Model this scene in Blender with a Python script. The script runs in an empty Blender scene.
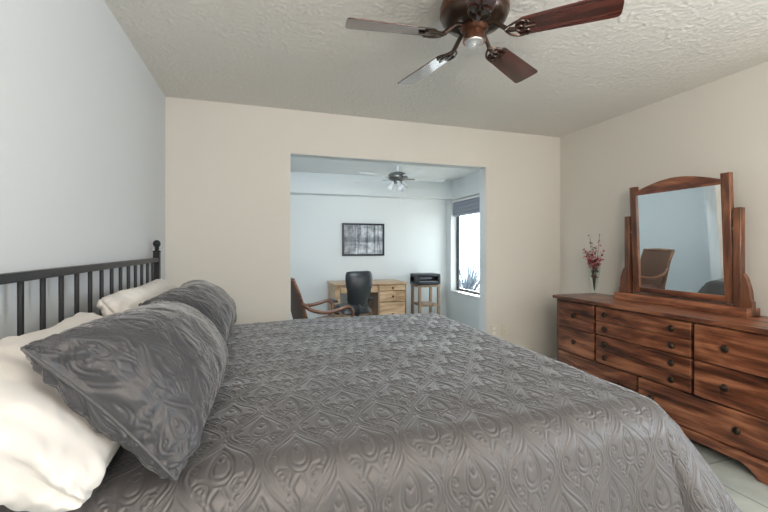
import bpy, math, random
import numpy as np
from mathutils import Vector, Matrix
random.seed(7)
rng = np.random.RandomState(3)
C = bpy.context.scene.collection
R = math.radians
PI = math.pi

# ------------------------------------------------------------------ camera, world, lights, exposure
H = 1.29
YAW = R(17.5)
cam_d = bpy.data.cameras.new('camera')
cam_d.sensor_width = 36.0
cam_d.lens = 36.0 * 390 / 768
cam_d.shift_y = -9 / 768
cam_d.clip_start = 0.05
cam = bpy.data.objects.new('camera', cam_d)
cam.location = (0, 0, H)
cam.rotation_euler = (PI / 2, 0, -YAW)
C.objects.link(cam)
bpy.context.scene.camera = cam

world = bpy.data.worlds.new('world')
bpy.context.scene.world = world
world.use_nodes = True
bg = world.node_tree.nodes['Background']
bg.inputs[0].default_value = (0.86, 0.93, 1.0, 1)
bg.inputs[1].default_value = 4.4


def area(name, loc, rot, sx, sy, power, color, portal=False):
    d = bpy.data.lights.new(name, 'AREA')
    d.shape = 'RECTANGLE'
    d.size = sx
    d.size_y = sy
    d.energy = power
    d.color = color
    o = bpy.data.objects.new(name, d)
    o.location = loc
    o.rotation_euler = rot
    C.objects.link(o)
    if portal:
        d.cycles.is_portal = True
    return o


# office window (portal for the sky outside)
area('sky_portal', (3.30, 5.51, 1.34), (0, R(90), 0), 1.60, 1.32, 1, (1, 1, 1), True)
# cool fill light added inside the office to brighten it, no window there
area('office_fill_light', (0.9, 3.72, 2.05), (R(62), 0, R(-10)), 1.0, 0.5, 22, (0.80, 0.91, 1.0))
# daylight from an assumed unseen window in the right wall behind the camera
area('assumed_window_daylight', (3.11, -0.55, 1.45), (0, R(90), 0), 1.3, 1.5, 36, (0.74, 0.87, 1.0))
# assumed warm light behind the camera, added without a lamp body
area('assumed_lamp_light', (0.0, -1.45, 1.95), (R(80), 0, R(-32)), 0.8, 0.6, 42, (1.0, 0.88, 0.77))
area('ceiling_fill_light', (1.2, -0.9, 1.75), (R(162), 0, 0), 0.7, 0.7, 58, (1.0, 0.92, 0.84))  # fill light added to brighten the ceiling, no lamp body here
# afternoon sun falling through the office window on the floor behind the bed
sun_d = bpy.data.lights.new('sun', 'SUN')
sun_d.energy = 24.0
sun_d.angle = R(1.0)
sun_d.color = (1.0, 0.95, 0.88)
sun = bpy.data.objects.new('sun', sun_d)
sun.rotation_euler = Vector((-0.6, -1.0, -0.9)).to_track_quat('-Z', 'Y').to_euler()
C.objects.link(sun)

vs = bpy.context.scene.view_settings
vs.view_transform = 'Standard'
vs.look = 'None'
vs.gamma = 1
vs.exposure = 0.0
vs.use_curve_mapping = False


# ------------------------------------------------------------------ materials
def mat(name, color=(0.8, 0.8, 0.8), rough=0.5, metal=0.0, spec=0.5, sheen=0.0, coat=0.0):
    m = bpy.data.materials.new(name)
    m.use_nodes = True
    p = m.node_tree.nodes['Principled BSDF']
    p.inputs['Base Color'].default_value = (*color, 1)
    p.inputs['Roughness'].default_value = rough
    p.inputs['Metallic'].default_value = metal
    p.inputs['Specular IOR Level'].default_value = spec
    if sheen:
        p.inputs['Sheen Weight'].default_value = sheen
        p.inputs['Sheen Roughness'].default_value = 0.4
    if coat:
        p.inputs['Coat Weight'].default_value = coat
        p.inputs['Coat Roughness'].default_value = 0.12
    return m


def nd(m, kind, **kw):
    n = m.node_tree.nodes.new(kind)
    for k, v in kw.items():
        if k.startswith('i_'):
            n.inputs[k[2:].replace('_', ' ')].default_value = v
        else:
            setattr(n, k, v)
    return n


def ln(m, a, ao, b, bi):
    m.node_tree.links.new(a.outputs[ao], b.inputs[bi])


def pri(m):
    return m.node_tree.nodes['Principled BSDF']


def add_bump(m, scale, strength, dist=0.01, detail=4, stretch=(1, 1, 1), rough=0.5):
    tc = nd(m, 'ShaderNodeTexCoord')
    mp = nd(m, 'ShaderNodeMapping')
    mp.inputs['Scale'].default_value = stretch
    nz = nd(m, 'ShaderNodeTexNoise', i_Scale=scale, i_Detail=detail, i_Roughness=rough)
    bp = nd(m, 'ShaderNodeBump', i_Strength=strength, i_Distance=dist)
    ln(m, tc, 'Object', mp, 0)
    ln(m, mp, 0, nz, 0)
    ln(m, nz, 0, bp, 'Height')
    ln(m, bp, 0, pri(m), 'Normal')
    return nz


def ramp(m, stops):
    r = nd(m, 'ShaderNodeValToRGB')
    e = r.color_ramp.elements
    while len(e) < len(stops):
        e.new(0.5)
    for i, (p, c) in enumerate(stops):
        e[i].position = p
        e[i].color = (*c, 1)
    return r


def wood(name, dark, mid, light, scale=1.0, axis='Y', rough=0.35, coat=0.3, spec=0.5, knots=True):
    m = mat(name, mid, rough, coat=coat, spec=spec)
    tc = nd(m, 'ShaderNodeTexCoord')
    oi = nd(m, 'ShaderNodeObjectInfo')
    add = nd(m, 'ShaderNodeVectorMath', operation='ADD')
    mul = nd(m, 'ShaderNodeVectorMath', operation='SCALE')
    cmb = nd(m, 'ShaderNodeCombineXYZ')
    for k in range(3):
        ln(m, oi, 'Random', cmb, k)
    ln(m, cmb, 0, mul, 0)
    mul.inputs['Scale'].default_value = 13.0
    ln(m, tc, 'Object', add, 0)
    ln(m, mul, 0, add, 1)
    st = {'X': (0.9, 12, 12), 'Y': (12, 0.9, 12), 'Z': (12, 12, 0.9)}[axis]
    st2 = {'X': (1.6, 6, 6), 'Y': (6, 1.6, 6), 'Z': (6, 6, 1.6)}[axis]
    mp = nd(m, 'ShaderNodeMapping')
    mp.inputs['Scale'].default_value = tuple(s * scale for s in st)
    ln(m, add, 0, mp, 0)
    n1 = nd(m, 'ShaderNodeTexNoise', i_Scale=2.2, i_Detail=8.0, i_Roughness=0.62, i_Distortion=0.6)
    ln(m, mp, 0, n1, 0)
    mp2 = nd(m, 'ShaderNodeMapping')
    mp2.inputs['Scale'].default_value = tuple(s * scale for s in st2)
    ln(m, add, 0, mp2, 0)
    n2 = nd(m, 'ShaderNodeTexNoise', i_Scale=1.3, i_Detail=3.0, i_Roughness=0.5, i_Distortion=1.2)
    ln(m, mp2, 0, n2, 0)
    mx = nd(m, 'ShaderNodeMix', data_type='FLOAT')
    mx.inputs[0].default_value = 0.5 if knots else 0.25
    ln(m, n1, 0, mx, 2)
    ln(m, n2, 0, mx, 3)
    r = ramp(m, [(0.38, dark), (0.49, mid), (0.62, light)])
    ln(m, mx, 0, r, 0)
    ln(m, r, 0, pri(m), 'Base Color')
    bp = nd(m, 'ShaderNodeBump', i_Strength=0.15, i_Distance=0.003)
    ln(m, n1, 0, bp, 'Height')
    ln(m, bp, 0, pri(m), 'Normal')
    return m


M = {}
M['wall'] = mat('wall_paint', (0.69, 0.667, 0.615), 0.75, spec=0.25)
add_bump(M['wall'], 160, 0.12, 0.004, 3)
M['wall_cool'] = mat('office_wall_daylit', (0.72, 0.752, 0.76), 0.75, spec=0.25)  # bluish cast of the daylight put into the wall colour
add_bump(M['wall_cool'], 160, 0.12, 0.004, 3)
M['wall_daylit'] = mat('side_wall_daylit', (0.66, 0.69, 0.71), 0.7, spec=0.25)  # cool window light on this wall mixed into its base colour
add_bump(M['wall_daylit'], 160, 0.12, 0.004, 3)
M['ceiling'] = mat('textured_ceiling', (0.76, 0.735, 0.69), 0.9, spec=0.1)
_nz = add_bump(M['ceiling'], 120, 0.35, 0.006, 3, rough=0.65)
M['ceiling_office'] = mat('office_ceiling', (0.72, 0.735, 0.735), 0.9, spec=0.1)
add_bump(M['ceiling_office'], 60, 0.4, 0.012, 5, rough=0.6)
M['white_trim'] = mat('white_trim', (0.80, 0.80, 0.79), 0.45)
add_bump(M['white_trim'], 30, 0.03, 0.002)

# floor tile
m = mat('floor_tile', (0.5, 0.52, 0.49), 0.3)
tc = nd(m, 'ShaderNodeTexCoord')
mp = nd(m, 'ShaderNodeMapping')
mp.inputs['Location'].default_value = (0.13, 0.05, 0)
br = nd(m, 'ShaderNodeTexBrick', offset=0.0, i_Scale=1.0, i_Mortar_Size=0.006, i_Brick_Width=0.42, i_Row_Height=0.42)
br.inputs['Mortar'].default_value = (0.24, 0.26, 0.25, 1)
nz = nd(m, 'ShaderNodeTexNoise', i_Scale=5.0, i_Detail=6.0, i_Roughness=0.6)
rp = ramp(m, [(0.3, (0.33, 0.375, 0.36)), (0.7, (0.50, 0.54, 0.51))])
ln(m, tc, 'Object', mp, 0)
ln(m, mp, 0, br, 0)
ln(m, tc, 'Object', nz, 0)
ln(m, nz, 0, rp, 0)
ln(m, rp, 0, br, 'Color1')
ln(m, rp, 0, br, 'Color2')
ln(m, br, 0, pri(m), 'Base Color')
bp = nd(m, 'ShaderNodeBump', i_Strength=0.5, i_Distance=0.004, invert=True)
ln(m, br, 1, bp, 'Height')
ln(m, bp, 0, pri(m), 'Normal')
M['tile'] = m

M['dresser'] = wood('dresser_wood', (0.030, 0.009, 0.005), (0.19, 0.060, 0.028), (0.46, 0.19, 0.092), 1.0, 'Y')
M['dresser_v'] = wood('dresser_post_wood', (0.04, 0.014, 0.007), (0.15, 0.053, 0.024), (0.30, 0.12, 0.057), 1.0, 'Z')
M['dark_gap'] = mat('dark_recess', (0.02, 0.008, 0.005), 0.7)
add_bump(M['dark_gap'], 20, 0.05)
M['knob'] = mat('dark_bronze_knob', (0.035, 0.022, 0.015), 0.35, 0.6)
add_bump(M['knob'], 40, 0.05, 0.001)
M['mahogany'] = wood('mahogany_blade', (0.025, 0.008, 0.007), (0.06, 0.017, 0.013), (0.11, 0.032, 0.024), 1.0, 'X', rough=0.25, coat=0.85, spec=0.5, knots=False)
M['bronze'] = mat('antique_bronze', (0.055, 0.032, 0.022), 0.3, 0.7, coat=0.3)
add_bump(M['bronze'], 30, 0.05, 0.001)
M['copper'] = mat('copper_brown', (0.13, 0.055, 0.032), 0.3, 0.8)
add_bump(M['copper'], 30, 0.05, 0.001)
M['pewter'] = mat('pewter_cap', (0.55, 0.55, 0.56), 0.35, 0.8)
add_bump(M['pewter'], 30, 0.04, 0.001)
M['iron'] = mat('black_iron', (0.022, 0.023, 0.027), 0.40, 0.3)
add_bump(M['iron'], 80, 0.06, 0.002)
M['quilt'] = mat('grey_quilt_satin', (0.084, 0.078, 0.078), 0.42, spec=0.6, sheen=1.0)
pri(M['quilt']).inputs['Sheen Tint'].default_value = (0.86, 0.93, 1.0, 1)
pri(M['quilt']).inputs['Sheen Roughness'].default_value = 0.3
_n = add_bump(M['quilt'], 420, 0.12, 0.002, 2)
M['sham'] = mat('grey_sham_satin', (0.046, 0.046, 0.052), 0.42, spec=0.5, sheen=0.4)
add_bump(M['sham'], 420, 0.12, 0.002, 2)
M['white_cotton'] = mat('white_cotton', (0.66, 0.64, 0.615), 0.85, spec=0.15, sheen=0.15)
add_bump(M['white_cotton'], 300, 0.1, 0.002, 2)
M['mattress'] = mat('mattress_ticking', (0.75, 0.73, 0.69), 0.8)
add_bump(M['mattress'], 60, 0.2, 0.004)
M['oak'] = wood('light_oak', (0.30, 0.17, 0.085), (0.50, 0.33, 0.19), (0.66, 0.47, 0.30), 1.0, 'X', rough=0.45, coat=0.1)
M['oak_dark'] = wood('weathered_oak', (0.16, 0.10, 0.06), (0.30, 0.20, 0.13), (0.42, 0.30, 0.20), 1.0, 'Z', rough=0.5, coat=0.1)
M['black_leather'] = mat('black_leather', (0.022, 0.026, 0.03), 0.38)
add_bump(M['black_leather'], 90, 0.12, 0.002)
M['black_plastic'] = mat('black_plastic', (0.018, 0.02, 0.026), 0.4)
add_bump(M['black_plastic'], 90, 0.05, 0.001)
M['grey_plastic'] = mat('grey_plastic', (0.22, 0.24, 0.28), 0.35)
add_bump(M['grey_plastic'], 90, 0.05, 0.001)
M['chrome'] = mat('chrome', (0.7, 0.7, 0.72), 0.18, 1.0)
add_bump(M['chrome'], 30, 0.02, 0.001)
M['fan_white'] = mat('white_fan', (0.72, 0.73, 0.74), 0.35)
add_bump(M['fan_white'], 30, 0.03, 0.001)
M['fan_pewter'] = mat('dark_pewter', (0.16, 0.16, 0.15), 0.35, 0.7)
add_bump(M['fan_pewter'], 30, 0.03, 0.001)
M['frost'] = mat('frosted_glass_shade', (0.82, 0.84, 0.86), 0.4)
pri(M['frost']).inputs['Transmission Weight'].default_value = 0.25
add_bump(M['frost'], 30, 0.03, 0.001)
M['blind'] = mat('grey_blind', (0.30, 0.32, 0.38), 0.8)
add_bump(M['blind'], 12, 0.5, 0.01, stretch=(1, 1, 14))
M['alu_dark'] = mat('dark_window_frame', (0.03, 0.035, 0.045), 0.4, 0.3)
add_bump(M['alu_dark'], 40, 0.04, 0.001)
M['plate'] = mat('ivory_plate', (0.70, 0.66, 0.57), 0.4)
add_bump(M['plate'], 40, 0.02, 0.001)
M['stem'] = mat('brown_stem', (0.07, 0.045, 0.03), 0.7)
add_bump(M['stem'], 60, 0.2, 0.002)
for nm, col in (('red_petal', (0.34, 0.035, 0.05)), ('pink_petal', (0.60, 0.22, 0.24)), ('maroon_petal', (0.13, 0.02, 0.025)), ('green_leaf', (0.06, 0.09, 0.04))):
    M[nm] = mat(nm, col, 0.6)
    add_bump(M[nm], 120, 0.2, 0.002)
M['bush'] = mat('grey_green_leaf', (0.10, 0.13, 0.17), 0.5)
add_bump(M['bush'], 20, 0.2, 0.004)
M['gravel'] = mat('pale_gravel', (0.55, 0.53, 0.50), 0.9)
add_bump(M['gravel'], 40, 0.6, 0.02)

# mirror glass
M['mirror'] = mat('silvered_glass', (0.90, 0.93, 0.93), 0.0, 1.0)
_t = nd(M['mirror'], 'ShaderNodeTexNoise', i_Scale=3.0)
_r = ramp(M['mirror'], [(0.0, (0.89, 0.92, 0.92)), (1.0, (0.91, 0.94, 0.94))])
ln(M['mirror'], _t, 0, _r, 0)
ln(M['mirror'], _r, 0, pri(M['mirror']), 'Base Color')


def glass_factor(m):
    # share of light a clear sheet of glass mirrors: 4 % face on, rising at grazing angles
    lw = nd(m, 'ShaderNodeLayerWeight', i_Blend=0.5)
    po = nd(m, 'ShaderNodeMath', operation='POWER')
    po.inputs[1].default_value = 4.5
    ma = nd(m, 'ShaderNodeMath', operation='MULTIPLY_ADD')
    ma.inputs[1].default_value = 0.8
    ma.inputs[2].default_value = 0.04
    ln(m, lw, 'Facing', po, 0)
    ln(m, po, 0, ma, 0)
    return ma


# window pane: clear sheet glass
m = bpy.data.materials.new('window_glass')
m.use_nodes = True
nt = m.node_tree
nt.nodes.remove(nt.nodes['Principled BSDF'])
tr = nd(m, 'ShaderNodeBsdfTransparent')
tr.inputs[0].default_value = (0.95, 0.98, 0.97, 1)
gl = nd(m, 'ShaderNodeBsdfGlossy', i_Roughness=0.02)
fr = glass_factor(m)
mx = nd(m, 'ShaderNodeMixShader')
ln(m, fr, 0, mx, 0)
ln(m, tr, 0, mx, 1)
ln(m, gl, 0, mx, 2)
ln(m, mx, 0, nt.nodes['Material Output'], 0)
M['pane'] = m
# vase glass
m = bpy.data.materials.new('vase_glass')
m.use_nodes = True
nt = m.node_tree
nt.nodes.remove(nt.nodes['Principled BSDF'])
tr = nd(m, 'ShaderNodeBsdfTransparent')
tr.inputs[0].default_value = (0.95, 0.985, 0.97, 1)
gl = nd(m, 'ShaderNodeBsdfGlossy', i_Roughness=0.03)
fr = glass_factor(m)
mx = nd(m, 'ShaderNodeMixShader')
ln(m, fr, 0, mx, 0)
ln(m, tr, 0, mx, 1)
ln(m, gl, 0, mx, 2)
ln(m, mx, 0, nt.nodes['Material Output'], 0)
M['vase'] = m

# wicker
m = mat('brown_wicker', (0.2, 0.1, 0.05), 0.5)
tc = nd(m, 'ShaderNodeTexCoord')
w1 = nd(m, 'ShaderNodeTexWave', wave_type='BANDS', bands_direction='Y', i_Scale=22.0, i_Distortion=0.6)
w2 = nd(m, 'ShaderNodeTexWave', wave_type='BANDS', bands_direction='Z', i_Scale=30.0, i_Distortion=0.6)
mu = nd(m, 'ShaderNodeMath', operation='MULTIPLY')
ln(m, tc, 'Object', w1, 0)
ln(m, tc, 'Object', w2, 0)
ln(m, w1, 1, mu, 0)
ln(m, w2, 1, mu, 1)
rp = ramp(m, [(0.0, (0.07, 0.032, 0.018)), (0.6, (0.21, 0.105, 0.06))])
ln(m, mu, 0, rp, 0)
ln(m, rp, 0, pri(m), 'Base Color')
bp = nd(m, 'ShaderNodeBump', i_Strength=0.6, i_Distance=0.006)
ln(m, mu, 0, bp, 'Height')
ln(m, bp, 0, pri(m), 'Normal')
M['wicker'] = m
M['rattan'] = wood('rattan_pole', (0.07, 0.03, 0.016), (0.16, 0.068, 0.035), (0.26, 0.12, 0.065), 1.0, 'X', rough=0.35)

# picture: black-and-white lake with bare trunks
m = mat('picture_print', (0.5, 0.5, 0.5), 0.25)
tc = nd(m, 'ShaderNodeTexCoord')
sp = nd(m, 'ShaderNodeSeparateXYZ')
ln(m, tc, 'Generated', sp, 0)
mp = nd(m, 'ShaderNodeMapping')
mp.inputs['Scale'].default_value = (15, 1, 0.5)
ln(m, tc, 'Generated', mp, 0)
tn = nd(m, 'ShaderNodeTexNoise', i_Scale=1.2, i_Detail=2.0)
ln(m, mp, 0, tn, 0)
trk = ramp(m, [(0.40, (0.25, 0.27, 0.30)), (0.47, (1, 1, 1))])
ln(m, tn, 0, trk, 0)
fol = nd(m, 'ShaderNodeTexNoise', i_Scale=5.0, i_Detail=6.0, i_Roughness=0.7)
ln(m, tc, 'Generated', fol, 0)
fr_ = ramp(m, [(0.35, (0.18, 0.20, 0.23)), (0.6, (0.72, 0.74, 0.78))])
ln(m, fol, 0, fr_, 0)
# bank line in the middle
dz = nd(m, 'ShaderNodeMath', operation='SUBTRACT')
ln(m, sp, 2, dz, 0)
dz.inputs[1].default_value = 0.5
ab = nd(m, 'ShaderNodeMath', operation='ABSOLUTE')
ln(m, dz, 0, ab, 0)
bk = ramp(m, [(0.05, (0.28, 0.30, 0.33)), (0.13, (1, 1, 1))])
ln(m, ab, 0, bk, 0)
lf = ramp(m, [(0.20, (0.30, 0.31, 0.33)), (0.34, (1, 1, 1))])
ln(m, sp, 0, lf, 0)
cur = fr_
for other in (trk, bk, lf):
    q = nd(m, 'ShaderNodeMix', data_type='RGBA', blend_type='MULTIPLY')
    q.inputs[0].default_value = 0.75
    m.node_tree.links.new(cur.outputs[2] if cur.bl_idname == 'ShaderNodeMix' else cur.outputs[0], q.inputs[6])
    ln(m, other, 0, q, 7)
    cur = q
m.node_tree.links.new(cur.outputs[2], pri(m).inputs['Base Color'])
M['print'] = m


# ------------------------------------------------------------------ mesh helpers
class MB:
    def __init__(s):
        s.v = []
        s.f = []

    def add(s, vs_, fs_, mtx=None):
        b = len(s.v)
        for p in vs_:
            p = Vector(p)
            if mtx is not None:
                p = mtx @ p
            s.v.append(tuple(p))
        s.f += [tuple(b + i for i in f) for f in fs_]
        return s

    def box(s, x0, x1, y0, y1, z0, z1, mtx=None):
        return s.add([(x0, y0, z0), (x1, y0, z0), (x1, y1, z0), (x0, y1, z0), (x0, y0, z1), (x1, y0, z1), (x1, y1, z1), (x0, y1, z1)],
                     [(3, 2, 1, 0), (4, 5, 6, 7), (0, 1, 5, 4), (1, 2, 6, 5), (2, 3, 7, 6), (3, 0, 4, 7)], mtx)

    def prism(s, poly, t0, t1, plane='YZ', mtx=None):
        n = len(poly)

        def P(a, b, t):
            return {'YZ': (t, a, b), 'XZ': (a, t, b), 'XY': (a, b, t)}[plane]
        vs_ = [P(a, b, t0) for a, b in poly] + [P(a, b, t1) for a, b in poly]
        fs_ = [tuple(range(n - 1, -1, -1)), tuple(range(n, 2 * n))] + [(i, (i + 1) % n, n + (i + 1) % n, n + i) for i in range(n)]
        return s.add(vs_, fs_, mtx)

    def lathe(s, prof, n=24, mtx=None):
        vs_ = []
        fs_ = []
        for r, z in prof:
            for k in range(n):
                a = 2 * PI * k / n
                vs_.append((r * math.cos(a), r * math.sin(a), z))
        for i in range(len(prof) - 1):
            for k in range(n):
                fs_.append((i * n + k, i * n + (k + 1) % n, (i + 1) * n + (k + 1) % n, (i + 1) * n + k))
        if prof[0][0] > 1e-6:
            fs_.append(tuple(range(n - 1, -1, -1)))
        if prof[-1][0] > 1e-6:
            fs_.append(tuple((len(prof) - 1) * n + k for k in range(n)))
        return s.add(vs_, fs_, mtx)

    def tube(s, pts, rad, n=8, mtx=None):
        pts = [Vector(p) for p in pts]
        if not hasattr(rad, '__len__'):
            rad = [rad] * len(pts)
        vs_ = []
        fs_ = []
        up = None
        for i, p in enumerate(pts):
            d = (pts[min(i + 1, len(pts) - 1)] - pts[max(i - 1, 0)]).normalized()
            if up is None:
                up = Vector((0, 0, 1)) if abs(d.z) < 0.9 else Vector((1, 0, 0))
            a = d.cross(up).normalized()
            b = a.cross(d).normalized()
            up = b
            for k in range(n):
                t = 2 * PI * k / n
                vs_.append(p + (a * math.cos(t) + b * math.sin(t)) * rad[i])
        for i in range(len(pts) - 1):
            for k in range(n):
                fs_.append((i * n + k, i * n + (k + 1) % n, (i + 1) * n + (k + 1) % n, (i + 1) * n + k))
        fs_.append(tuple(range(n - 1, -1, -1)))
        fs_.append(tuple((len(pts) - 1) * n + k for k in range(n)))
        return s.add(vs_, fs_, mtx)

    def build(s, name, m, parent=None, bevel=0.0, smooth=True, ang=40, seg=2):
        me = bpy.data.meshes.new(name)
        me.from_pydata(s.v, [], s.f)
        me.update()
        o = bpy.data.objects.new(name, me)
        C.objects.link(o)
        if m:
            me.materials.append(m)
        import bmesh
        bm = bmesh.new()
        bm.from_mesh(me)
        bmesh.ops.recalc_face_normals(bm, faces=bm.faces)
        bm.to_mesh(me)
        bm.free()
        if smooth:
            me.polygons.foreach_set('use_smooth', [True] * len(me.polygons))
            me.set_sharp_from_angle(angle=R(ang))
        if bevel:
            b = o.modifiers.new('bevel', 'BEVEL')
            b.width = bevel
            b.segments = seg
            b.limit_method = 'ANGLE'
            b.angle_limit = R(40)
            b.harden_normals = False
        if parent:
            o.parent = parent
        return o


def catmull(pts, n=8):
    pts = [Vector(p) for p in pts]
    out = []
    q = [pts[0] * 2 - pts[1]] + pts + [pts[-1] * 2 - pts[-2]]
    for i in range(1, len(q) - 2):
        for k in range(n):
            t = k / n
            a, b, c, d = q[i - 1], q[i], q[i + 1], q[i + 2]
            out.append(0.5 * ((2 * b) + (c - a) * t + (2 * a - 5 * b + 4 * c - d) * t * t + (3 * b - a - 3 * c + d) * t ** 3))
    out.append(pts[-1])
    return out


def tag(o, label, cat, group=None):
    o['label'] = label
    o['category'] = cat
    if group:
        o['group'] = group
    return o


def thing(name, label, cat, loc=(0, 0, 0), rz=0.0, group=None):
    o = bpy.data.objects.new(name, None)
    o.empty_display_size = 0.1
    o.location = loc
    o.rotation_euler = (0, 0, rz)
    C.objects.link(o)
    return tag(o, label, cat, group)


def struct(name, mb, m, **kw):
    o = mb.build(name, m, **kw)
    o['kind'] = 'structure'
    return o


def grid_mesh(name, P, m, parent=None, closed_v=False):
    """P: (nu, nv, 3) array of points -> one smooth quad mesh"""
    nu, nv, _ = P.shape
    me = bpy.data.meshes.new(name)
    nq_v = nv if closed_v else nv - 1
    iu, iv = np.meshgrid(np.arange(nu - 1), np.arange(nq_v), indexing='ij')
    jv = (iv + 1) % nv
    q = np.stack([iu * nv + iv, (iu + 1) * nv + iv, (iu + 1) * nv + jv, iu * nv + jv], -1).reshape(-1, 4)
    me.vertices.add(nu * nv)
    me.vertices.foreach_set('co', P.reshape(-1).astype(np.float32))
    me.loops.add(q.size)
    me.loops.foreach_set('vertex_index', q.reshape(-1).astype(np.int32))
    me.polygons.add(len(q))
    me.polygons.foreach_set('loop_start', (np.arange(len(q)) * 4).astype(np.int32))
    me.polygons.foreach_set('use_smooth', np.ones(len(q), dtype=bool))
    me.update(calc_edges=True)
    me.validate()
    me.materials.append(m)
    o = bpy.data.objects.new(name, me)
    C.objects.link(o)
    if parent:
        o.parent = parent
    return o


def vnoise(x, y, seed=0):
    """smooth value noise, numpy"""
    r = np.random.RandomState(seed)
    T = r.rand(64, 64) * 2 - 1
    xi = np.floor(x).astype(int)
    yi = np.floor(y).astype(int)
    fx = x - xi
    fy = y - yi
    fx = fx * fx * (3 - 2 * fx)
    fy = fy * fy * (3 - 2 * fy)
    a = T[xi % 64, yi % 64]
    b = T[(xi + 1) % 64, yi % 64]
    c = T[xi % 64, (yi + 1) % 64]
    d = T[(xi + 1) % 64, (yi + 1) % 64]
    return (a * (1 - fx) + b * fx) * (1 - fy) + (c * (1 - fx) + d * fx) * fy


# quilting pattern: distance field of stitched scroll lines in one repeat
TW, TH = 0.21, 0.33   # drawn at this size, used at QS times it
QS = 0.90
PXM = 0.0014


def stitch_field():
    pts = []

    def curve(fx, a, b, n=140):
        t = np.linspace(a, b, n)
        x, y = fx(t)
        for sx in (1, -1):
            pts.append(np.stack([sx * x, y], 1))

    # ogee frame, doubled
    for k in (1.0, 0.88, 0.74):
        curve(lambda t: (TW / 4 * (1 + np.cos(2 * PI * t)) * k + (0.004 if k < 1 else 0), TH * t * (1 if k == 1 else k + 0.02)), -0.5, 0.5, 200)
    # teardrop, doubled
    for k in (1.0, 0.72):
        curve(lambda t: (0.040 * k * np.sin(t) * np.sin(t / 2) ** 1.1, 0.022 + 0.062 * k * np.cos(t)), 0, PI, 120)
    # volutes
    for cx, cy, r0, turns, ph, sg in ((0.046, -0.048, 0.026, 1.7, 0.6, 1), (0.030, -0.098, 0.018, 1.5, 2.2, -1), (0.068, 0.012, 0.015, 1.4, -1.2, 1)):
        curve(lambda t: (cx + r0 * (1 - t) ** 0.8 * np.cos(ph + sg * 2 * PI * turns * t), cy + r0 * (1 - t) ** 0.8 * np.sin(ph + sg * 2 * PI * turns * t)), 0, 0.93, 150)
    # swan-neck curves joining them
    curve(lambda t: (0.008 + 0.05 * t + 0.014 * np.sin(2 * PI * t), -0.125 + 0.105 * t), 0, 1, 80)
    curve(lambda t: (0.004 + 0.020 * np.sin(PI * t), -0.050 - 0.075 * t), 0, 1, 60)
    curve(lambda t: (0.012 * np.sin(PI * t), 0.02 + 0.04 * t), 0, 1, 50)
    p = np.concatenate(pts)
    q = [p, p + [TW / 2, TH / 2]]
    p = np.concatenate(q)
    p = np.concatenate([p + [i * TW, j * TH] for i in (-1, 0, 1) for j in (-1, 0, 1)])
    nx, ny = int(round(TW / PXM)), int(round(TH / PXM))
    pad = 0.02
    p = p[(p[:, 0] > -pad) & (p[:, 0] < TW + pad) & (p[:, 1] > -pad) & (p[:, 1] < TH + pad)]
    D = np.full((nx, ny), 0.02)
    rr = int(0.018 / PXM)
    gx = (np.arange(nx) + 0.5) * PXM
    gy = (np.arange(ny) + 0.5) * PXM
    for a, b in p:
        i0, i1 = max(0, int(a / PXM) - rr), min(nx, int(a / PXM) + rr + 1)
        j0, j1 = max(0, int(b / PXM) - rr), min(ny, int(b / PXM) + rr + 1)
        if i0 >= i1 or j0 >= j1:
            continue
        d = np.sqrt((gx[i0:i1, None] - a) ** 2 + (gy[None, j0:j1] - b) ** 2)
        np.minimum(D[i0:i1, j0:j1], d, out=D[i0:i1, j0:j1])
    return D


DF = stitch_field()


def quilt_height(x, y, amp=0.004, w=0.0040):
    """puffed cloth: grooves along the stitch lines; x across the repeat, y along it (metres)"""
    xx = x + 0.010 * vnoise(x * 4, y * 4, 11) + 0.003 * vnoise(x * 17, y * 17, 12)
    yy = y + 0.010 * vnoise(x * 4, y * 4, 13) + 0.003 * vnoise(x * 17, y * 17, 14)
    nx, ny = DF.shape
    fx = (xx / QS / PXM) % nx
    fy = (yy / QS / PXM) % ny
    i = np.floor(fx).astype(int) % nx
    j = np.floor(fy).astype(int) % ny
    a = fx - np.floor(fx)
    b = fy - np.floor(fy)
    i1 = (i + 1) % nx
    j1 = (j + 1) % ny
    d = (DF[i, j] * (1 - a) + DF[i1, j] * a) * (1 - b) + (DF[i, j1] * (1 - a) + DF[i1, j1] * a) * b
    return amp * (1 - np.exp(-(d * QS / w) ** 1.5))


# ------------------------------------------------------------------ room shell
XL, XR, YB, ZC = -0.73, 3.13, 3.50, 2.493
OX0, OX1, OZ, YB2 = 0.243, 2.204, 2.112, 3.61
YO, ZO, YR = 6.25, 2.43, -1.70
struct('floor', MB().box(XL - 0.2, XR + 0.2, YR - 0.1, YO + 0.1, -0.10, 0), M['tile'], smooth=False)
struct('trim_3', MB().box(XL - 0.12, XR + 0.12, YR - 0.1, YB + 0.05, ZC + 0.004, ZC + 0.12), M['ceiling'], smooth=False)
# sprayed texture: small raised blobs on the underside
_x = np.arange(XL - 0.02, XR + 0.03, 0.0055)
_y = np.arange(YR - 0.02, YB + 0.03, 0.0055)
_h = np.random.RandomState(5).rand(len(_x), len(_y))
for _k in range(1):
    _h = (_h + np.roll(_h, 1, 0) + np.roll(_h, -1, 0)) / 3
    _h = (_h + np.roll(_h, 1, 1) + np.roll(_h, -1, 1)) / 3
_h = np.clip((_h - 0.5) / _h.std(), -0.6, 2.2)
_X, _Y = np.meshgrid(_x, _y, indexing='ij')
ceil_o = grid_mesh('ceiling', np.stack([_X, _Y, ZC - 0.0013 * _h], -1)[:, ::-1], M['ceiling'])
ceil_o['kind'] = 'structure'
struct('wall_left', MB().box(XL - 0.12, XL, YR - 0.1, YB, -0.02, ZC + 0.02), M['wall_daylit'], smooth=False)
wb = MB()
wb.box(XL - 0.1, OX0, YB, YB2, -0.02, ZC + 0.02)
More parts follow.
